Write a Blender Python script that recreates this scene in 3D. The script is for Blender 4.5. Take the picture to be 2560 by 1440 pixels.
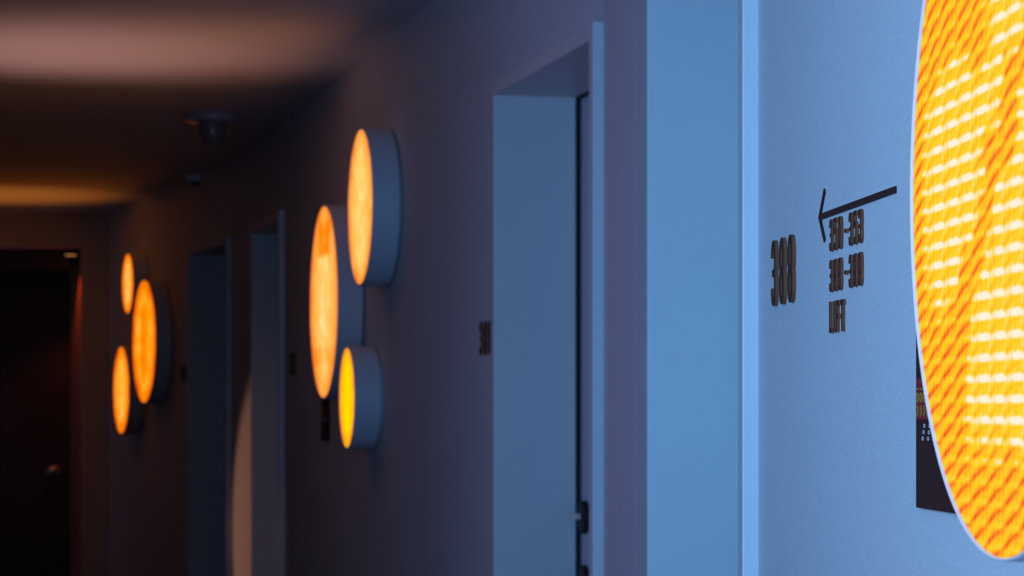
import bpy, bmesh, math, random
from mathutils import Matrix, Vector

C = bpy.context.scene
for o in list(bpy.data.objects):
    bpy.data.objects.remove(o)

# ------------------------------------------------------------------ camera
CAM_H = 1.28
cam_d = bpy.data.cameras.new('camera')
cam = bpy.data.objects.new('camera', cam_d)
C.collection.objects.link(cam)
cam.location = (0, 0, CAM_H)
cam.rotation_euler = (math.pi / 2, 0, 0)
cam_d.sensor_width = 36
cam_d.lens = 90
cam_d.shift_y = 300 / 2560
cam_d.clip_start = 0.05
cam_d.dof.use_dof = True
cam_d.dof.focus_distance = 3.1
cam_d.dof.aperture_fstop = 11
C.camera = cam

# ------------------------------------------------------------------ world, exposure
w = bpy.data.worlds.new('world'); C.world = w
w.use_nodes = True
w.node_tree.nodes['Background'].inputs[0].default_value = (0.30, 0.52, 1.0, 1)
w.node_tree.nodes['Background'].inputs[1].default_value = 0.15
C.view_settings.view_transform = 'Standard'
C.view_settings.look = 'None'
C.view_settings.exposure = 0
C.view_settings.gamma = 1
C.view_settings.use_curve_mapping = False

# ------------------------------------------------------------------ lights
def area(name, loc, target, sx, sy, col, power, spread=180):
    l = bpy.data.lights.new(name, 'AREA')
    l.shape = 'RECTANGLE'; l.size = sx; l.size_y = sy
    l.color = col; l.energy = power; l.spread = math.radians(spread)
    o = bpy.data.objects.new(name, l); C.collection.objects.link(o)
    o.location = loc
    d = Vector(target) - Vector(loc)
    o.rotation_euler = d.to_track_quat('-Z', 'Y').to_euler()
    return o

# dusk daylight: through the window behind the camera, and through the one in the left wall
L_A = area('window_daylight', (-0.45, -2.85, 1.45), (0.40, 5.6, 1.40), 0.9, 1.9, (0.14, 0.42, 1.0), 0.9, 26)
L_B = area('side_window_daylight', (-1.12, 1.3, 1.55), (1, 1.9, 1.35), 1.6, 1.6, (0.279, 0.568, 1.0), 55)
L_E = area('side_window_beam', (-1.05, 0.8, 1.50), (0.30, 5.0, 1.35), 0.8, 1.5, (0.130, 0.443, 1.0), 6.7, 50)
# unseen violet fill, added to brighten the wall between the first two doors
L_V = area('violet_wall_fill', (-1.38, 5.9, 1.30), (0.1, 5.9, 1.25), 0.8, 1.6, (0.62, 0.42, 0.95), 3.2)
# warm light spilling out of an open room door opposite the far pair of doors
sp = bpy.data.lights.new('room_spill', 'SPOT')
sp.energy = 26; sp.color = (1.0, 0.454, 0.279); sp.spot_size = math.radians(51); sp.spot_blend = 0.3
sp.shadow_soft_size = 0.05
so = bpy.data.objects.new('room_spill', sp); C.collection.objects.link(so)
so.location = (-3.0, 12.75, 0.6)
so.rotation_euler = (Vector((-1.25, 12.45, 0.65)) - so.location).to_track_quat('-Z', 'Y').to_euler()

def ceiling_pool_spot(name, loc, target, power, col, size, blend):
    l = bpy.data.lights.new(name, 'SPOT'); l.energy = power; l.color = col
    l.spot_size = math.radians(size); l.spot_blend = blend; l.shadow_soft_size = 0.04
    o = bpy.data.objects.new(name, l); C.collection.objects.link(o); o.location = loc
    o.rotation_euler = (Vector(target) - Vector(loc)).to_track_quat('-Z', 'Y').to_euler()
# unseen spots aimed up, added to throw the warm pools onto the ceiling
ceiling_pool_spot('ceiling_pool_spot', (-1.68, 9.15, 1.55), (-1.56, 9.10, 2.55), 13.5, (1.0, 0.50, 0.46), 104, 0.9)
ceiling_pool_spot('ceiling_pool_spot', (-3.25, 15.3, 1.55), (-3.12, 15.3, 2.55), 12.5, (1.0, 0.31, 0.05), 86, 0.7)

# ------------------------------------------------------------------ helpers
def tag(o, label=None, cat=None, group=None, kind=None):
    if label: o['label'] = label
    if cat: o['category'] = cat
    if group: o['group'] = group
    if kind: o['kind'] = kind
    return o

def link(name, bm, mat, parent=None, bevel=0, smooth=False, label=None):
    bmesh.ops.recalc_face_normals(bm, faces=bm.faces)
    me = bpy.data.meshes.new(name); bm.to_mesh(me); bm.free()
    o = bpy.data.objects.new(name, me); C.collection.objects.link(o)
    if mat:
        for m in (mat if isinstance(mat, (list, tuple)) else [mat]):
            me.materials.append(m)
    if parent: o.parent = parent
    if smooth:
        for p in me.polygons: p.use_smooth = True
        try: me.set_sharp_from_angle(angle=math.radians(35))
        except Exception: pass
    if bevel:
        b = o.modifiers.new('bevel', 'BEVEL'); b.width = bevel; b.segments = 2
        b.limit_method = 'ANGLE'; b.angle_limit = math.radians(40)
    if label: o['label'] = label
    return o

def box(bm, x0, x1, y0, y1, z0, z1, mi=0):
    v = [bm.verts.new(p) for p in ((x0,y0,z0),(x1,y0,z0),(x1,y1,z0),(x0,y1,z0),(x0,y0,z1),(x1,y0,z1),(x1,y1,z1),(x0,y1,z1))]
    for f in ((3,2,1,0),(4,5,6,7),(0,1,5,4),(1,2,6,5),(2,3,7,6),(3,0,4,7)):
        bm.faces.new([v[i] for i in f]).material_index = mi

def prism(bm, poly, z0, z1):
    lo = [bm.verts.new((x, y, z0)) for x, y in poly]
    hi = [bm.verts.new((x, y, z1)) for x, y in poly]
    n = len(poly)
    bm.faces.new(lo[::-1]); bm.faces.new(hi)
    for i in range(n):
        bm.faces.new((lo[i], lo[(i+1) % n], hi[(i+1) % n], hi[i]))

def lathe(bm, prof, seg=96, cap0=True, cap1=True, c=(0, 0)):
    """profile of (radius, z) about the local z axis"""
    rings = []
    for r, z in prof:
        rings.append([bm.verts.new((c[0] + r*math.cos(2*math.pi*k/seg), c[1] + r*math.sin(2*math.pi*k/seg), z)) for k in range(seg)])
    for a, b in zip(rings, rings[1:]):
        for k in range(seg):
            bm.faces.new((a[k], a[(k+1) % seg], b[(k+1) % seg], b[k]))
    if cap0: bm.faces.new(rings[0][::-1])
    if cap1: bm.faces.new(rings[-1])

def ribbon(bm, pts, t, z0, z1, closed=False):
    """extruded stroke of width t along a flat path"""
    n = len(pts); P = [Vector((p[0], p[1])) for p in pts]
    L, R = [], []
    for i in range(n):
        a = P[(i-1) % n] if (closed or i > 0) else None
        b = P[(i+1) % n] if (closed or i < n-1) else None
        d1 = (P[i]-a).normalized() if a is not None else None
        d2 = (b-P[i]).normalized() if b is not None else None
        if d1 is None: d1 = d2
        if d2 is None: d2 = d1
        n1 = Vector((-d1.y, d1.x)); n2 = Vector((-d2.y, d2.x))
        m = (n1+n2); m = m.normalized() if m.length > 1e-6 else n1
        k = t/2/max(0.45, m.dot(n1))
        L.append(P[i]+m*k); R.append(P[i]-m*k)
    vs = []
    for i in range(n):
        vs.append([bm.verts.new((q.x, q.y, z)) for q, z in ((L[i], z0), (R[i], z0), (R[i], z1), (L[i], z1))])
    for i in range(n if closed else n-1):
        a, b = vs[i], vs[(i+1) % n]
        for j in range(4):
            bm.faces.new((a[j], a[(j+1) % 4], b[(j+1) % 4], b[j]))
    if not closed:
        bm.faces.new(vs[0]); bm.faces.new(vs[-1][::-1])

# ------------------------------------------------------------------ materials
def mat(name, col, rough=0.6, metal=0.0, spec=0.5, bump=None, scale=60, var=0.0, varscale=2.0):
    m = bpy.data.materials.new(name); m.use_nodes = True
    nt = m.node_tree; b = nt.nodes['Principled BSDF']
    b.inputs['Base Color'].default_value = (*col, 1)
    b.inputs['Roughness'].default_value = rough
    b.inputs['Metallic'].default_value = metal
    b.inputs['Specular IOR Level'].default_value = spec
    tc = nt.nodes.new('ShaderNodeTexCoord')
    if var:
        n = nt.nodes.new('ShaderNodeTexNoise'); n.inputs['Scale'].default_value = varscale
        n.inputs['Detail'].default_value = 4
        nt.links.new(tc.outputs['Object'], n.inputs['Vector'])
        r = nt.nodes.new('ShaderNodeValToRGB')
        r.color_ramp.elements[0].position = 0.3; r.color_ramp.elements[1].position = 0.7
        r.color_ramp.elements[0].color = (*[c*(1-var) for c in col], 1)
        r.color_ramp.elements[1].color = (*[min(1, c*(1+var)) for c in col], 1)
        nt.links.new(n.outputs['Fac'], r.inputs['Fac'])
        nt.links.new(r.outputs['Color'], b.inputs['Base Color'])
    if bump:
        n = nt.nodes.new('ShaderNodeTexNoise'); n.inputs['Scale'].default_value = scale
        n.inputs['Detail'].default_value = 3
        nt.links.new(tc.outputs['Object'], n.inputs['Vector'])
        bp = nt.nodes.new('ShaderNodeBump'); bp.inputs['Strength'].default_value = bump
        bp.inputs['Distance'].default_value = 0.002
        nt.links.new(n.outputs['Fac'], bp.inputs['Height'])
        nt.links.new(bp.outputs['Normal'], b.inputs['Normal'])
    return m

def wall_paper():
    """light fabric wallcovering with a fine woven grain"""
    m = bpy.data.materials.new('woven_wallcovering'); m.use_nodes = True
    nt = m.node_tree; b = nt.nodes['Principled BSDF']
    b.inputs['Roughness'].default_value = 0.55
    b.inputs['Specular IOR Level'].default_value = 0.35
    tc = nt.nodes.new('ShaderNodeTexCoord')
    mp = nt.nodes.new('ShaderNodeMapping'); mp.inputs['Scale'].default_value = (1, 0.5, 1.0)
    nt.links.new(tc.outputs['Object'], mp.inputs['Vector'])
    n = nt.nodes.new('ShaderNodeTexNoise'); n.inputs['Scale'].default_value = 420; n.inputs['Detail'].default_value = 3
    nt.links.new(mp.outputs['Vector'], n.inputs['Vector'])
    wv = nt.nodes.new('ShaderNodeTexWave'); wv.wave_type = 'BANDS'; wv.bands_direction = 'Z'
    wv.inputs['Scale'].default_value = 130; wv.inputs['Distortion'].default_value = 2.5
    wv.inputs['Detail'].default_value = 2; wv.inputs['Detail Scale'].default_value = 4
    nt.links.new(tc.outputs['Object'], wv.inputs['Vector'])
    ad = nt.nodes.new('ShaderNodeMath'); ad.operation = 'MULTIPLY_ADD'; ad.inputs[1].default_value = 0.35
    nt.links.new(wv.outputs['Fac'], ad.inputs[0]); nt.links.new(n.outputs['Fac'], ad.inputs[2])
    bp = nt.nodes.new('ShaderNodeBump'); bp.inputs['Strength'].default_value = 0.35; bp.inputs['Distance'].default_value = 0.0012
    nt.links.new(ad.outputs[0], bp.inputs['Height']); nt.links.new(bp.outputs['Normal'], b.inputs['Normal'])
    r = nt.nodes.new('ShaderNodeValToRGB')
    r.color_ramp.elements[0].position = 0.35; r.color_ramp.elements[0].color = (0.58, 0.56, 0.58, 1)
    r.color_ramp.elements[1].position = 0.72; r.color_ramp.elements[1].color = (0.70, 0.68, 0.69, 1)
    nt.links.new(n.outputs['Fac'], r.inputs['Fac']); nt.links.new(r.outputs['Color'], b.inputs['Base Color'])
    return m

M_WALL = wall_paper()
M_CEIL = mat('ceiling_paint', (0.72, 0.70, 0.70), 0.8, bump=0.15, scale=90, var=0.02)
M_FLOOR = mat('dark_carpet', (0.03, 0.03, 0.04), 0.95, bump=0.6, scale=300, var=0.3, varscale=8)
M_FRAME = mat('frame_enamel', (0.62, 0.62, 0.62), 0.42, spec=0.45, var=0.015, varscale=3)
M_LEAF = mat('door_lacquer', (0.50, 0.51, 0.54), 0.4, var=0.02, varscale=3)
M_SEAL = mat('black_rubber_seal', (0.008, 0.008, 0.01), 0.8, bump=0.1)
M_DARK = mat('dark_lock_metal', (0.022, 0.012, 0.010), 0.55, metal=0.0, spec=0.25, var=0.1, varscale=40)
M_STEEL = mat('brushed_steel', (0.75, 0.72, 0.68), 0.28, metal=1.0, bump=0.05, scale=200)
M_LETTER = mat('black_letter_face', (0.030, 0.016, 0.012), 0.5, metal=0.0, spec=0.25, var=0.15, varscale=60)
M_EDGE = mat('lit_letter_edge', (0.19, 0.056, 0.022), 0.5, metal=0.0, spec=0.3, var=0.15, varscale=60)  # light caught by the side faces is put into this browner colour
M_DRUM = mat('drum_enamel', (0.56, 0.60, 0.66), 0.5, var=0.015, varscale=4)
M_RIM = mat('white_rim', (0.80, 0.80, 0.84), 0.4, var=0.01)
M_BOARD = mat('notice_board_black', (0.050, 0.017, 0.014), 0.6, spec=0.2, var=0.1, varscale=20)
M_RED = mat('notice_red', (0.30, 0.010, 0.02), 0.5, var=0.05, varscale=30)
M_YEL = mat('notice_yellow', (0.34, 0.23, 0.02), 0.5, var=0.05, varscale=30)
M_WHITE = mat('notice_white', (0.75, 0.75, 0.75), 0.5, var=0.03, varscale=30)
M_DKDOOR = mat('dark_exit_door_paint', (0.03, 0.035, 0.055), 0.45, var=0.1, varscale=3)
M_PLAST = mat('pale_plastic', (0.75, 0.70, 0.70), 0.4, var=0.02)
M_TURN = mat('turn_glint_pale', (0.88, 0.70, 0.52), 0.35, spec=0.8, var=0.03)  # bright glint of the turn is painted in as a pale colour
M_SMOKE = mat('smoked_plastic', (0.16, 0.16, 0.18), 0.15, spec=0.6, var=0.05)

def emis(name, col, s):
    m = bpy.data.materials.new(name); m.use_nodes = True
    b = m.node_tree.nodes['Principled BSDF']
    b.inputs['Base Color'].default_value = (0.1, 0.1, 0.1, 1)
    b.inputs['Emission Color'].default_value = (*col, 1); b.inputs['Emission Strength'].default_value = s
    return m

class NT:
    """tiny maths builder for node trees"""
    def __init__(s, nt): s.nt = nt
    def m(s, op, *a):
        n = s.nt.nodes.new('ShaderNodeMath'); n.operation = op
        for i, v in enumerate(a):
            if isinstance(v, (int, float)): n.inputs[i].default_value = v
            else: s.nt.links.new(v, n.inputs[i])
        return n.outputs[0]
    def sm(s, v, a, b, lo=0.0, hi=1.0):
        n = s.nt.nodes.new('ShaderNodeMapRange'); n.interpolation_type = 'SMOOTHSTEP'
        s.nt.links.new(v, n.inputs[0])
        for i, q in enumerate((a, b, lo, hi)): n.inputs[i+1].default_value = q
        return n.outputs[0]

def s2l(c): return tuple(((v/255)/12.92 if v/255 <= 0.04045 else ((v/255+0.055)/1.055)**2.4) for v in c)

def face_mat(name, ramp, build, redx=1.6, strength=1.0):
    """the lit display behind the lamp cover: build() returns 0..1, ramp turns it into colour"""
    m = bpy.data.materials.new(name); m.use_nodes = True
    nt = m.node_tree; b = nt.nodes['Principled BSDF']
    b.inputs['Base Color'].default_value = (0.03, 0.02, 0.01, 1); b.inputs['Roughness'].default_value = 0.9; b.inputs['Specular IOR Level'].default_value = 0.05
    tc = nt.nodes.new('ShaderNodeTexCoord'); sx = nt.nodes.new('ShaderNodeSeparateXYZ')
    nt.links.new(tc.outputs['Object'], sx.inputs[0])
    k = NT(nt)
    t = build(k, sx.outputs['X'], sx.outputs['Y'], tc.outputs['Object'])
    r = nt.nodes.new('ShaderNodeValToRGB'); e = r.color_ramp.elements
    while len(e) < len(ramp): e.new(0.5)
    for i, (p, c) in enumerate(ramp):
        l = s2l(c); e[i].position = p; e[i].color = (*l, 1)
    nt.links.new(t, r.inputs['Fac'])
    mx = nt.nodes.new('ShaderNodeMix'); mx.data_type = 'RGBA'; mx.blend_type = 'MULTIPLY'; mx.inputs[0].default_value = 1
    nt.links.new(r.outputs['Color'], mx.inputs[6]); mx.inputs[7].default_value = (redx, 1, 1, 1)
    nt.links.new(mx.outputs[2], b.inputs['Emission Color'])
    b.inputs['Emission Strength'].default_value = strength
    return m

def noise(k, vec, scale, sc=(1, 1, 1), detail=2):
    mp = k.nt.nodes.new('ShaderNodeMapping'); mp.inputs['Scale'].default_value = sc
    k.nt.links.new(vec, mp.inputs['Vector'])
    n = k.nt.nodes.new('ShaderNodeTexNoise'); n.inputs['Scale'].default_value = scale; n.inputs['Detail'].default_value = detail
    k.nt.links.new(mp.outputs['Vector'], n.inputs['Vector'])
    return n.outputs['Fac']

# ------------------------------------------------------------------ plan of the corridor (X across, Y along)
PTS = [(0.951, -3.0), (0.3696, 3.845), (0.278, 4.92), (0.2088, 5.86), (-0.035, 6.96), (-1.018, 11.44),
       (-1.252, 12.47), (-1.4445, 13.17), (-1.777, 14.16), (-2.641, 16.70)]
DOORS = {1, 3, 5, 7}          # spans that hold a doorway
DOOR_TOP = 2.165
CEIL = 2.55

def frame(span, d, z=0.0, out=0.0):
    """matrix with x to the right along the wall, y up, z out of the wall"""
    a = Vector(PTS[span]); b = Vector(PTS[span+1]); t = (b-a).normalized()
    p = a + (b-a)*((d-a.y)/(b.y-a.y))
    n = Vector((-t.y, t.x)); p = p + n*out
    return Matrix(((-t.x, 0, n.x, p.x), (-t.y, 0, n.y, p.y), (0, 1, 0, z), (0, 0, 0, 1)))

def root(name, M):
    o = bpy.data.objects.new(name, None); o.empty_display_size = 0.1
    C.collection.objects.link(o); o.matrix_world = M
    return o

# ------------------------------------------------------------------ room shell
TH = 0.32
bm = bmesh.new()
def nrm(i):
    a = Vector(PTS[i]); b = Vector(PTS[i+1]); t = (b-a).normalized(); return Vector((-t.y, t.x))
for i in range(len(PTS)-1):
    a = Vector(PTS[i]); b = Vector(PTS[i+1])
    def outw(j):
        ns = [nrm(k) for k in (j-1, j) if 0 <= k < len(PTS)-1]
        n = sum(ns, Vector((0, 0)))/len(ns); return Vector(PTS[j]) - n*TH
    qa, qb = outw(i), outw(i+1)
    if i in DOORS:
        prism(bm, [a, b, qb, qa], DOOR_TOP, CEIL)
    elif i == 2:
        # two wall panels meeting in a narrow joint between the paired doors
        t = (b-a); n = nrm(i)
        j0, j1 = a + t*0.36, a + t*0.3625
        prism(bm, [a, j0, j0 - n*0.003, j1 - n*0.003, j1, b, qb, qa], 0, CEIL)
    else:
        prism(bm, [a, b, qb, qa], 0, CEIL)
tag(link('wall_right', bm, M_WALL), kind='structure')

LOFF = 1.75
LP = []
for i, p in enumerate(PTS):
    ns = [nrm(k) for k in (i-1, i) if 0 <= k < len(PTS)-1]
    n = sum(ns, Vector((0, 0)))/len(ns)
    LP.append(Vector(p) + n*LOFF)
LP[0] = Vector((-0.80, -3.0)); LP.append(Vector((-4.15, 16.7)))
LP = LP[:-2] + [LP[-1]]
# left wall (out of frame) with its window opening beside the camera
bm = bmesh.new()
for i in range(len(LP)-1):
    a, b = LP[i], LP[i+1]
    t = (b-a).normalized(); n = Vector((t.y, -t.x))
    o1 = lambda p: p - n*0.2
    if i == 0:
        s0 = a + (b-a)*(3.4/(b.y-a.y)); s1 = a + (b-a)*(5.2/(b.y-a.y))
        prism(bm, [a, s0, o1(s0), o1(a)], 0, CEIL); prism(bm, [s1, b, o1(b), o1(s1)], 0, CEIL)
        prism(bm, [s0, s1, o1(s1), o1(s0)], 0, 0.7); prism(bm, [s0, s1, o1(s1), o1(s0)], 2.4, CEIL)
    else:
        prism(bm, [a, b, o1(b), o1(a)], 0, CEIL)
tag(link('wall_left', bm, mat('dark_left_wallcovering', (0.10, 0.10, 0.12), 0.7, var=0.05)), kind='structure')
bm = bmesh.new()
box(bm, -0.85, 0.97, -3.2, -3.0, 0, 0.4); box(bm, -0.85, 0.97, -3.2, -3.0, 2.45, CEIL)
box(bm, -0.85, -0.8, -3.2, -3.0, 0.4, 2.45); box(bm, 0.6, 0.97, -3.2, -3.0, 0.4, 2.45)
tag(link('wall_back', bm, M_WALL), kind='structure')

bm = bmesh.new()
prism(bm, [(-2.2, -3.2), (1.3, -3.2), (1.0, 6.0), (-1.0, 17.2), (-2.0, 20.0), (-5.0, 20.0), (-5.0, 12)], CEIL, CEIL+0.15)
tag(link('ceiling', bm, M_CEIL), kind='structure')
bm = bmesh.new()
prism(bm, [(-2.2, -3.2), (1.3, -3.2), (1.0, 6.0), (-1.0, 17.2), (-2.0, 20.0), (-5.0, 20.0), (-5.0, 12)], -0.1, 0.0)
tag(link('floor', bm, M_FLOOR), kind='structure')

# end wall with the dark exit opening
EX = -2.815; ETOP = 2.335
bm = bmesh.new()
box(bm, EX, -2.641, 16.7, 16.95, 0, CEIL)
box(bm, -4.15, EX, 16.7, 16.95, ETOP, CEIL)
tag(link('wall_end', bm, M_WALL), kind='structure')
# passage behind the opening
bm = bmesh.new()
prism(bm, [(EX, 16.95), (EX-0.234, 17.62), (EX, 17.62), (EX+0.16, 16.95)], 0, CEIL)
tag(link('wall_passage', bm, mat('passage_warm_lit', (0.34, 0.13, 0.06), 0.7, var=0.03)), kind='structure')  # orange lamplight on this wall is mixed into its colour
bm = bmesh.new()
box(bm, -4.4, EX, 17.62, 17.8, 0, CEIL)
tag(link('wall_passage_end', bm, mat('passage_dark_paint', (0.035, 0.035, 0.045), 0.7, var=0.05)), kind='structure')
bm = bmesh.new()
box(bm, -4.15, EX-0.16, 17.2, 17.32, 2.22, CEIL)
tag(link('trim_1', bm, mat('lintel_dark', (0.05, 0.055, 0.07), 0.6, var=0.05)), kind='structure')

# skirting along the right wall spans
for k, i in enumerate([0, 2, 4, 6, 8]):
    a = Vector(PTS[i]); b = Vector(PTS[i+1]); n = nrm(i)
    bm = bmesh.new(); prism(bm, [a, b, b + n*0.012, a + n*0.012], 0, 0.08)
    tag(link('baseboard_right', bm, M_FRAME), kind='structure')

# windows that let the dusk in (behind and beside the camera)
r = root('window_1', Matrix.Translation((-0.1, -3.1, 0.4))); tag(r, kind='structure')
bm = bmesh.new()
for x0, x1, z0, z1 in ((-.7, -.65, 0, 2.05), (.65, .7, 0, 2.05), (-.65, .65, 0, .05), (-.65, .65, 2.0, 2.05), (-.02, .02, .05, 2.0)):
    box(bm, x0, x1, -0.04, 0.04, z0, z1)
link('window_frame', bm, M_FRAME, r, 0.003)

# ------------------------------------------------------------------ doors
def make_door(n, span, fire_label=None):
    a = Vector(PTS[span]); b = Vector(PTS[span+1]); wd = (b-a).length
    r = root('door_%d' % n, frame(span, (a.y+b.y)/2)); tag(r, kind='structure')
    h = wd/2; P = 0.0238; D = -0.204; c = 0.040
    bm = bmesh.new()
    outer = [(-h, 0), (-h, DOOR_TOP), (h, DOOR_TOP), (h, 0)]
    inner = [(-h+c, 0), (-h+c, DOOR_TOP-c), (h-c, DOOR_TOP-c), (h-c, 0)]
    z0, z1 = -0.30, P
    O = [[bm.verts.new((x, y, z)) for x, y in outer] for z in (z0, z1)]
    I = [[bm.verts.new((x, y, z)) for x, y in inner] for z in (z0, z1)]
    for k in range(3):
        for Z, s in ((0, -1), (1, 1)):
            bm.faces.new((O[Z][k], O[Z][k+1], I[Z][k+1], I[Z][k]))
        bm.faces.new((O[0][k], O[0][k+1], O[1][k+1], O[1][k]))
        bm.faces.new((I[0][k], I[0][k+1], I[1][k+1], I[1][k]))
    for k in (0, 3):
        bm.faces.new((O[0][k], O[1][k], I[1][k], I[0][k]))
    link('door_frame', bm, M_FRAME, r, 0.0022)
    # black seal set into the frame where the leaf closes
    bm = bmesh.new(); s = h-c
    box(bm, -s, -s+0.006, 0, DOOR_TOP-c, -0.218, D); box(bm, s-0.006, s, 0, DOOR_TOP-c, -0.218, D)
    box(bm, -s+0.006, s-0.006, DOOR_TOP-c-0.006, DOOR_TOP-c, -0.218, D)
    link('door_seal', bm, M_SEAL, r)
    bm = bmesh.new(); box(bm, -s+0.001, s-0.001, 0.008, DOOR_TOP-c-0.004, -0.262, -0.218)
    leaf = link('door_leaf', bm, M_LEAF, r, 0.002)
    # round card lock above, lever on a round rose below, by the far jamb
    lx = -s+0.062
    bm = bmesh.new()
    lathe(bm, [(0.045, -0.218), (0.045, -0.206), (0.041, -0.202), (0.020, -0.201)], 48, c=(lx, 0.985))
    lk = link('door_lock', bm, M_DARK, r, smooth=True)
    bm = bmesh.new()
    lathe(bm, [(0.0085, -0.2015), (0.0085, -0.188), (0.007, -0.186)], 24, c=(lx, 0.987))
    box(bm, lx-0.020, lx+0.020, 0.980, 0.994, -0.188, -0.182)
    link('thumb_turn', bm, M_TURN, lk, 0.0015, smooth=True, label='thumb turn with a painted glint')
    bm = bmesh.new()
    lathe(bm, [(0.045, -0.218), (0.045, -0.208), (0.040, -0.204), (0.02, -0.203)], 48, c=(lx, 0.812))
    rs = link('handle_rose', bm, M_DARK, r, smooth=True)
    bm = bmesh.new()
    lathe(bm, [(0.010, -0.203), (0.010, -0.171), (0.009, -0.160)], 24, c=(lx, 0.812))
    ribbon(bm, [(lx-0.01, 0.812), (lx+0.03, 0.812), (lx+0.08, 0.810), (lx+0.125, 0.806)], 0.018, -0.172, -0.158)
    link('lever', bm, M_DARK, rs, 0.003, smooth=True)
    return r

make_door(1, 1); make_door(2, 3); make_door(3, 5); make_door(4, 7)

# dark exit door at the end of the passage
r = root('door_5', Matrix.Translation((-3.52, 17.62, 0))); tag(r, kind='structure')
bm = bmesh.new()
box(bm, -0.55, -0.48, -0.05, 0.02, 0, 2.12); box(bm, 0.48, 0.55, -0.05, 0.02, 0, 2.12); box(bm, -0.48, 0.48, -0.05, 0.02, 2.05, 2.12)
link('door_frame', bm, M_DKDOOR, r, 0.003)
bm = bmesh.new(); box(bm, -0.478, -0.003, -0.03, 0.0, 0.01, 2.045); link('door_leaf', bm, M_DKDOOR, r, 0.003)
bm = bmesh.new(); box(bm, 0.003, 0.478, -0.03, 0.0, 0.01, 2.045); lf = link('door_leaf', bm, M_DKDOOR, r, 0.003)
def hang(z, nm, sz):
    bm = bmesh.new()
    bmesh.ops.create_uvsphere(bm, u_segments=20, v_segments=12, radius=sz)
    bmesh.ops.translate(bm, verts=bm.verts, vec=(0.37, -0.075, z))
    lathe_bm = bmesh.new(); lathe_bm.free()
    box(bm, 0.362, 0.378, -0.07, -0.03, z-0.008, z+0.008)
    box(bm, 0.32, 0.42, -0.036, -0.03, z-0.03, z+0.03)
    return link(nm, bm, M_STEEL, lf, smooth=True)
hang(0.853, 'door_knob', 0.026)

# ------------------------------------------------------------------ wall lamps
def swirl(seed, hot=0.5, top_orange=False, dark_core=False):
    def build(k, X, Y, V):
        rad = k.m('SQRT', k.m('ADD', k.m('MULTIPLY', X, X), k.m('MULTIPLY', Y, Y)))
        edge = k.sm(rad, 0.62, 1.0, 1.0, 0.0)      # object space is scaled by the radius below
        mp = k.nt.nodes.new('ShaderNodeVectorMath'); mp.operation = 'ADD'
        k.nt.links.new(V, mp.inputs[0]); mp.inputs[1].default_value = (seed*3.1, seed*1.7, 0)
        n1 = noise(k, mp.outputs[0], 3.4, (1, 1, 1), 3)
        n2 = noise(k, mp.outputs[0], 9.0, (1.6, 0.7, 1), 2)
        core = k.sm(k.m('ABSOLUTE', X), 0.0, 0.55, 1.0, 0.0)
        t = k.m('ADD', k.m('MULTIPLY', edge, 0.48), k.m('MULTIPLY', core, 0.22*hot*2))
        t = k.m('ADD', t, k.m('MULTIPLY', k.m('SUBTRACT', n1, 0.5), 0.9))
        t = k.m('ADD', t, k.m('MULTIPLY', k.m('SUBTRACT', n2, 0.5), 0.45))
        t = k.m('ADD', t, 0.14)
        if dark_core:
            t = k.m('SUBTRACT', t, k.m('MULTIPLY', k.m('MULTIPLY', k.sm(k.m('ABSOLUTE', X), 0.10, 0.42, 1, 0), k.sm(k.m('ABSOLUTE', Y), 0.45, 0.8, 1, 0)), 0.50))
        if top_orange:
            up = k.m('MULTIPLY', k.sm(Y, 0.45, 0.52), k.sm(Y, 0.92, 0.70))
            t = k.m('SUBTRACT', t, k.m('MULTIPLY', k.m('MULTIPLY', up, k.sm(k.m('ABSOLUTE', X), 0.25, 0.5, 1, 0)), 0.75))
            band = k.m('MULTIPLY', k.sm(Y, -0.72, -0.60), k.sm(Y, -0.42, -0.52))
            t = k.m('SUBTRACT', t, k.m('MULTIPLY', band, 0.22))
        return t
    return build

R_PALE = [(0.0, (236, 132, 28)), (0.25, (252, 164, 54)), (0.5, (255, 188, 84)), (0.75, (255, 206, 106)), (1.0, (255, 230, 140))]
R_TWO = [(0.0, (248, 128, 0)), (0.18, (250, 152, 34)), (0.50, (255, 180, 78)), (0.85, (255, 206, 108)), (1.0, (255, 234, 160))]
R_YEL = [(0.0, (244, 134, 10)), (0.3, (255, 168, 10)), (0.55, (255, 206, 0)), (1.0, (255, 228, 0))]
R_FAR = [(0.0, (196, 76, 0)), (0.25, (246, 122, 0)), (0.5, (255, 152, 0)), (0.75, (255, 180, 48)), (1.0, (255, 214, 120))]

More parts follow.
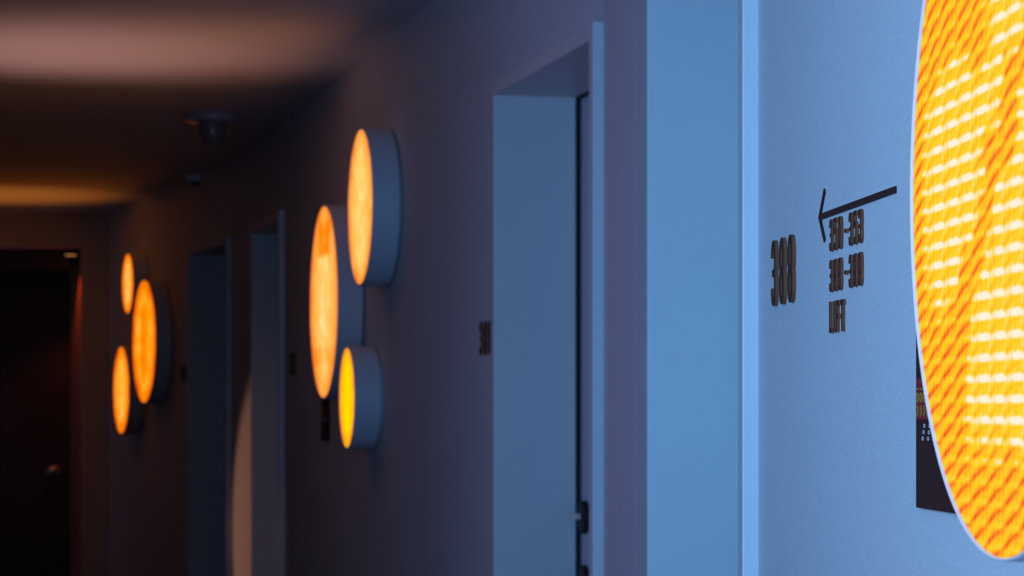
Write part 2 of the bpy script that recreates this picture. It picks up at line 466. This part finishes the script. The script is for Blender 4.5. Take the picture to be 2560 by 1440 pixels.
def weave(k, X, Y, V):
    """close-up look of the lit woven cover; X along the wall, Y up (unit disc)"""
    R = 0.34; pu, pv = 0.057/R, 0.0184/R
    u = k.m('MULTIPLY', X, 2*math.pi/pu); v = k.m('MULTIPLY', Y, 2*math.pi/pv)
    wob = k.m('MULTIPLY', k.m('SUBTRACT', noise(k, V, 3.0), 0.5), 5.0)
    u = k.m('ADD', u, wob)
    Pc = k.m('COSINE', v); Q = k.m('COSINE', u)
    Dg = k.m('COSINE', k.m('ADD', k.m('SUBTRACT', u, v), 2.2))
    Fn = k.m('COSINE', k.m('MULTIPLY', k.m('SUBTRACT', k.m('MULTIPLY', u, 2.0), v), 1.0))
    pos = k.m('MAXIMUM', Pc, 0.0)
    neg = k.m('MAXIMUM', k.m('MULTIPLY', Pc, -1.0), 0.0)
    # broad figure shown on the cover: pale fields split by an orange diagonal, orange rim, foot and top left
    inv = lambda q: k.m('SUBTRACT', 1.0, q)
    nz = k.m('MULTIPLY', k.m('SUBTRACT', noise(k, V, 5.0), 0.5), 0.30)
    Xn = k.m('ADD', X, nz); Yn = k.m('SUBTRACT', Y, nz)
    rad = k.m('SQRT', k.m('ADD', k.m('MULTIPLY', X, X), k.m('MULTIPLY', Y, Y)))
    mac = k.sm(rad, 0.78, 0.93, 1.0, 0.0)
    mac = k.m('MULTIPLY', mac, k.sm(k.m('ABSOLUTE', k.m('ADD', k.m('SUBTRACT', Xn, Yn), 0.06)), 0.07, 0.17))
    mac = k.m('MULTIPLY', mac, k.sm(Yn, -0.80, -0.66))
    mac = k.m('MULTIPLY', mac, inv(k.m('MULTIPLY', k.sm(Yn, -0.40, -0.25, 1.0, 0.0), k.sm(Xn, -0.42, -0.28, 1.0, 0.0))))
    mac = k.m('MULTIPLY', mac, inv(k.m('MULTIPLY', k.sm(Yn, 0.24, 0.36), k.sm(Xn, -0.20, -0.06, 1.0, 0.0))))
    base = k.m('ADD', 0.345, k.m('MULTIPLY', mac, 0.17))
    blob = k.m('MULTIPLY', pos, k.m('ADD', 0.62, k.m('MULTIPLY', Q, 0.38)))
    t = k.m('ADD', base, k.m('MULTIPLY', blob, k.m('ADD', 0.20, k.m('MULTIPLY', mac, 0.42))))
    dk = k.m('POWER', k.m('MAXIMUM', k.m('MULTIPLY', Dg, -1.0), 0.0), 2.0)
    st = k.m('MULTIPLY', k.m('SUBTRACT', k.m('MULTIPLY', Dg, 0.35), dk), k.m('SUBTRACT', 0.215, k.m('MULTIPLY', mac, 0.13)))
    st = k.m('ADD', st, k.m('MULTIPLY', k.m('COSINE', k.m('MULTIPLY', u, 4.0)), 0.045))
    t = k.m('ADD', t, st)
    t = k.m('ADD', t, k.m('MULTIPLY', Fn, 0.05))
    fine = noise(k, V, 34.0, (2.2, 1, 1), 2)
    t = k.m('ADD', t, k.m('MULTIPLY', k.m('SUBTRACT', fine, 0.5), 0.22))
    return t
R_WEAVE = [(0.0, (240, 78, 0)), (0.14, (255, 120, 0)), (0.28, (255, 165, 0)), (0.42, (255, 194, 0)), (0.56, (255, 212, 22)), (0.66, (255, 218, 130)), (0.80, (255, 241, 216))]

def make_lamp(span, d, z, R, T, fm, label, M=None, rim=0.008, group='round wall lamps'):
    r = root('wall_lamp', M if M else frame(span, d, z))
    tag(r, label, 'wall lamp', group)
    bm = bmesh.new()
    lathe(bm, [(R*0.90, 0.0), (R*0.90, 0.006), (R, 0.010), (R, T-0.008), (R-0.002, T-0.002)], 128, cap1=False)
    bmesh.ops.create_circle(bm, cap_ends=True, segments=64, radius=R*0.5, matrix=Matrix.Translation((0, 0, 0.02)))
    link('drum_housing', bm, M_DRUM, r, smooth=True)
    bm = bmesh.new()
    lathe(bm, [(R-0.002, T-0.008), (R-0.0005, T-0.002), (R-0.002, T), (R-rim+0.001, T), (R-rim, T-0.002), (R-rim, T-0.010)], 128, cap0=False, cap1=False)
    link('rim', bm, M_RIM, r, smooth=True)
    bm = bmesh.new()                      # unit disc, scaled so that the pattern follows the lamp's size
    q = R-rim+0.0005
    lathe(bm, [(1.0, -0.006/q), (1.0, 0.0)], 128)
    fo = link('lit_cover', bm, fm, r)
    fo.scale = (q, q, q); fo.location = (0, 0, T-0.003)
    return r

TT = 0.102
mA = face_mat('cover_pale', R_PALE, swirl(1, 0.45), 1.4)
mB = face_mat('cover_striped', R_TWO, swirl(2.3, 0.6, top_orange=True), 1.4)
mC = face_mat('cover_yellow', R_YEL, swirl(4, 0.6), 1.4)
mF = face_mat('cover_amber', R_FAR, swirl(6, 0.5, dark_core=True), 1.4)
mF2 = face_mat('cover_amber_mottled', R_FAR, swirl(7.7, 0.4), 1.4)
mF3 = face_mat('cover_amber_small', R_FAR, swirl(9.1, 0.7), 1.4)
mW = face_mat('cover_woven', R_WEAVE, weave, 1.0)
make_lamp(4, 8.70, 1.961, 0.268, TT, mA, 'pale amber round wall lamp, upper right of the middle cluster of three')
make_lamp(4, 9.55, 1.674, 0.362, TT, mB, 'large round wall lamp with an orange top patch, left in the middle cluster')
make_lamp(4, 8.99, 1.316, 0.181, TT, mC, 'small yellow-centred round wall lamp, lowest of the middle cluster')
make_lamp(8, 15.47, 2.030, 0.184, TT, mF3, 'smallest amber wall lamp, topmost of the far cluster at the corridor end')
make_lamp(8, 14.97, 1.668, 0.362, TT, mF, 'large amber wall lamp, rightmost of the far cluster')
make_lamp(8, 15.68, 1.389, 0.270, TT, mF2, 'mottled amber wall lamp, lowest of the far cluster beside the dark exit')
# the big lamp close to the camera
ln = Vector((-1, -0.065)).normalized(); lt = Vector((-0.065, 1)).normalized()
NT_ = 0.095
cx, cy = 0.4165 - ln.x*NT_, 2.20 - ln.y*NT_
Mn = Matrix(((-lt.x, 0, ln.x, cx), (-lt.y, 0, ln.y, cy), (0, 1, 0, CAM_H+0.2085), (0, 0, 0, 1)))
make_lamp(0, 0, 0, 0.3405, NT_, mW, 'huge woven orange and yellow wall lamp, nearest, cut by the frame edge', M=Mn, rim=0.0035)

# ------------------------------------------------------------------ lettering
def oval(x0, x1, y0, y1, n=40, e=2.5, a0=0, a1=360):
    cx, cy, rx, ry = (x0+x1)/2, (y0+y1)/2, (x1-x0)/2, (y1-y0)/2
    out = []
    for k in range(n+1 if a1-a0 < 360 else n):
        a = math.radians(a0 + (a1-a0)*k/n); c, s = math.cos(a), math.sin(a)
        out.append((cx + rx*math.copysign(abs(c)**(2/e), c), cy + ry*math.copysign(abs(s)**(2/e), s)))
    return out

def glyph(ch, W, H, T, ez, parent, name='digit'):
    t = T; l, r_, b, p = t/2, W-t/2, t/2, H-t/2
    bm = bmesh.new(); m = H/2
    if ch == '0':
        ribbon(bm, oval(l, r_, b, p, 56, 3), t, 0, ez, True)
    elif ch == '8':
        ribbon(bm, oval(l, r_, b, m+t*0.12, 44), t, 0, ez, True)
        ribbon(bm, oval(l, r_, m-t*0.12, p, 44), t, 0, ez*1.001, True)
    elif ch == '3':
        up = [(l, H*0.72)] + oval(l, r_, m-t*0.1, p, 30, 2.5, 175, -88)
        lo = [(l, H*0.28)] + oval(l, r_, b, m+t*0.1, 30, 2.5, 185, 448)
        up = [(l, H*0.73)] + oval(l, r_, m-t*0.1, p, 30, 2.5, 170, 0) + oval(l, r_, m-t*0.1, p, 14, 2.5, -5, -88)
        lo = [(x, H-y) for x, y in up]
        ribbon(bm, up, t, 0, ez); ribbon(bm, lo, t, 0, ez*1.001)
        box(bm, W*0.22, W*0.62, m-t*0.42, m+t*0.42, 0, ez*0.999)
    elif ch == '5':
        ribbon(bm, [(W, H-t/2), (l, H-t/2), (l, H*0.52)], t, 0, ez)
        lo = oval(l, r_, b, H*0.62, 40, 2.5, 150, -160)
        ribbon(bm, lo, t, 0, ez*1.001)
    elif ch == '9':
        ribbon(bm, oval(l, r_, H*0.40, p, 44), t, 0, ez, True)
        ribbon(bm, [(r_, H*0.70)] + oval(l, r_, b, H*0.60, 24, 2.5, -5, -175) + [(l, H*0.27)], t, 0, ez*1.001)
    elif ch == '1':
        box(bm, W*0.45, W*0.45+t, 0, H, 0, ez); box(bm, W*0.2, W*0.45, H-t*1.4, H-t*0.4, 0, ez*0.99)
    elif ch == '-':
        box(bm, 0, W*0.95, m-t*0.42, m+t*0.42, 0, ez)
    elif ch == 'L':
        box(bm, 0, t, 0, H, 0, ez); box(bm, t, W*0.85, 0, t*0.95, 0, ez)
    elif ch == 'I':
        box(bm, 0, t, 0, H, 0, ez)
    elif ch == 'F':
        box(bm, 0, t, 0, H, 0, ez); box(bm, t, W*0.95, H-t*0.95, H, 0, ez); box(bm, t, W*0.85, m-t*0.45, m+t*0.45, 0, ez)
    elif ch == 'T':
        box(bm, W/2-t/2, W/2+t/2, 0, H-t*0.95, 0, ez); box(bm, 0, W, H-t*0.95, H, 0, ez)
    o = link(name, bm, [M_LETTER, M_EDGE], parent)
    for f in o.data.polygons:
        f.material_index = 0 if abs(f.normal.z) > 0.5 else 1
    return o

def number_sign(text, span, d, label, z=1.4745, H=0.095):
    r = root('room_number', frame(span, d, z)); tag(r, label, 'room number', 'room numbers beside the doors')
    W = 0.036; pitch = 0.0625
    x = -(pitch*2+W)/2
    for c in text:
        o = glyph(c, W, H, 0.0120, 0.0054, r); o.location = (x, -H/2, 0)
        x += pitch
    return r

number_sign('388', 0, 3.633, 'black raised number 388 on the blue-lit wall beside the nearest doorway')
number_sign('389', 4, 7.12, 'dark room number half hidden behind the far casing of the second doorway')
number_sign('390', 4, 11.13, 'small dark blurred room number between the middle lamps and the third doorway')
number_sign('391', 8, 14.33, 'tiny dark blurred room number on the brown wall beyond the farthest doorway')

# direction sign: arrow and three lines of characters
r = root('direction_sign', frame(0, 3.32, 1.503))
tag(r, 'black raised direction sign with arrow, room ranges and lift, beside the large lamp', 'direction sign')
H = 0.0415; W = 0.0155; pitch = 0.0272; t = 0.0052; ez = 0.0040
def alongx(px, h=0):      # local x of an image column on the first wall span
    q = (px-1280)/6400; d = 0.6964/(q+0.085); return (3.32-d)*math.hypot(1, 0.085)
x0 = alongx(2073)+0.018
for txt, y in (('350-353', 0.0), ('388-399', -0.0525)):
    x = x0
    for k, c in enumerate(txt):
        if c == '-':
            o = glyph('-', 0.0125, H, t*1.1, ez, r, 'dash'); o.location = (x0+0.0905, y-H/2, 0); x = x0+0.1165
        else:
            o = glyph(c, W, H, t, ez, r); o.location = (x, y-H/2, 0); x += pitch
x = x0
for c, adv in (('L', 0.0262), ('I', 0.0155), ('F', 0.0262), ('T', 0.02)):
    o = glyph(c, 0.0175, 0.0405, 0.0062, ez, r, 'letter'); o.location = (x, -0.106-0.020, 0); x += adv
xt = alongx(2050); xe = alongx(2242); ya = 0.0295
bm = bmesh.new()
ribbon(bm, [(xt+0.006, ya), (xe, ya)], 0.0080, 0, 0.0022)
ribbon(bm, [(xt+0.036, ya+0.0330), (xt+0.0035, ya), (xt+0.036, ya-0.0330)], 0.0070, 0, 0.0021)
link('arrow', bm, M_LETTER, r)

# notice boards
def notice(span, d, z, label):
    r = root('notice_board', frame(span, d, z)); tag(r, label, 'notice board', 'black notice boards under the lamps')
    bm = bmesh.new(); box(bm, -0.105, 0.105, -0.165, 0.165, 0, 0.006); link('board', bm, M_BOARD, r, 0.0006)
    bm = bmesh.new(); box(bm, -0.102, -0.040, -0.067, -0.022, 0.006, 0.0066); e = link('red_panel', bm, M_RED, r)
    bm = bmesh.new()
    for k in range(4):
        x = -0.0985 + k*0.0145
        ribbon(bm, oval(x, x+0.009, -0.0475, -0.0385, 14, 2), 0.0026, 0.0066, 0.0072, True)
        ribbon(bm, [(x+0.002, -0.0635), (x+0.0085, -0.058), (x+0.004, -0.0525)], 0.0034, 0.0066, 0.0072)
        ribbon(bm, [(x+0.001, -0.0335), (x+0.009, -0.0335)], 0.0022, 0.0066, 0.0072)
    link('flame_mark', bm, M_YEL, e)
    bm = bmesh.new()
    for j in range(3):
        for k in range(6):
            x = -0.070 + k*0.024 - j*0.0035; y = -0.074 - j*0.0070
            ribbon(bm, oval(x, x+0.007, y-0.0018, y+0.0018, 10, 2), 0.0010, 0.006, 0.0064, True)
    link('white_lettering', bm, M_WHITE, r)
    return r
# left edge of the near board at image column 2292
dp = 0.6964/((2292-1280)/6400+0.085)
notice(0, dp-0.125, 1.1695+0.165, 'black notice board half hidden behind the huge woven lamp')
notice(4, 10.16, 1.150+0.165, 'dark blurred notice board below the large lamp of the middle cluster')

# ------------------------------------------------------------------ ceiling fittings
def ceil_root(name, px, py):
    d = 1.27*6400/(1020-py); return root(name, Matrix.Translation(((px-1280)/6400*d, d, CEIL)))
r = ceil_root('ceiling_camera', 532, 285); tag(r, 'dark domed fitting under the ceiling before the middle lamps', 'ceiling fitting')
bm = bmesh.new(); lathe(bm, [(0.115, 0.0), (0.122, -0.010), (0.118, -0.030), (0.085, -0.042), (0.06, -0.045)], 48)
link('base_ring', bm, mat('fitting_grey_blue', (0.30, 0.33, 0.40), 0.3, var=0.03), r, smooth=True)
bm = bmesh.new(); lathe(bm, [(0.058, -0.045)] + [(0.058*math.cos(a*math.pi/20), -0.075-0.065*math.sin(a*math.pi/20)) for a in range(0, 10)], 40)
link('dome', bm, M_SMOKE, r, smooth=True)
r = ceil_root('smoke_detector', 488, 438); tag(r, 'small pale round smoke detector on the dark ceiling', 'smoke detector')
bm = bmesh.new(); lathe(bm, [(0.055, 0.0), (0.057, -0.012), (0.054, -0.030), (0.040, -0.040)], 40)
link('detector_body', bm, M_PLAST, r, smooth=True)
bm = bmesh.new(); lathe(bm, [(0.026, -0.040), (0.026, -0.050), (0.020, -0.056)], 32)
link('sensor_cap', bm, M_DARK, r, smooth=True)

# amber downlight in the passage behind the opening
r = root('downlight', Matrix.Translation((-2.945, 17.08, CEIL))); tag(r, 'small amber downlight in the dark passage beyond the end wall opening', 'downlight')
bm = bmesh.new(); lathe(bm, [(0.045, 0.0), (0.045, -0.245), (0.040, -0.249)], 32, cap1=False); link('can', bm, M_DARK, r, smooth=True)
bm = bmesh.new(); lathe(bm, [(0.036, -0.252), (0.036, -0.240)], 32); link('lens', bm, emis('amber_lens', (1.0, 0.42, 0.10), 0.6), r)
dl = bpy.data.lights.new('downlight_glow', 'SPOT'); dl.energy = 13; dl.color = (1.0, 0.147, 0.01); dl.spot_size = math.radians(96); dl.spot_blend = 0.5; dl.shadow_soft_size = 0.03
do = bpy.data.objects.new('downlight_glow', dl); C.collection.objects.link(do); do.location = (-2.945, 17.08, 2.288)
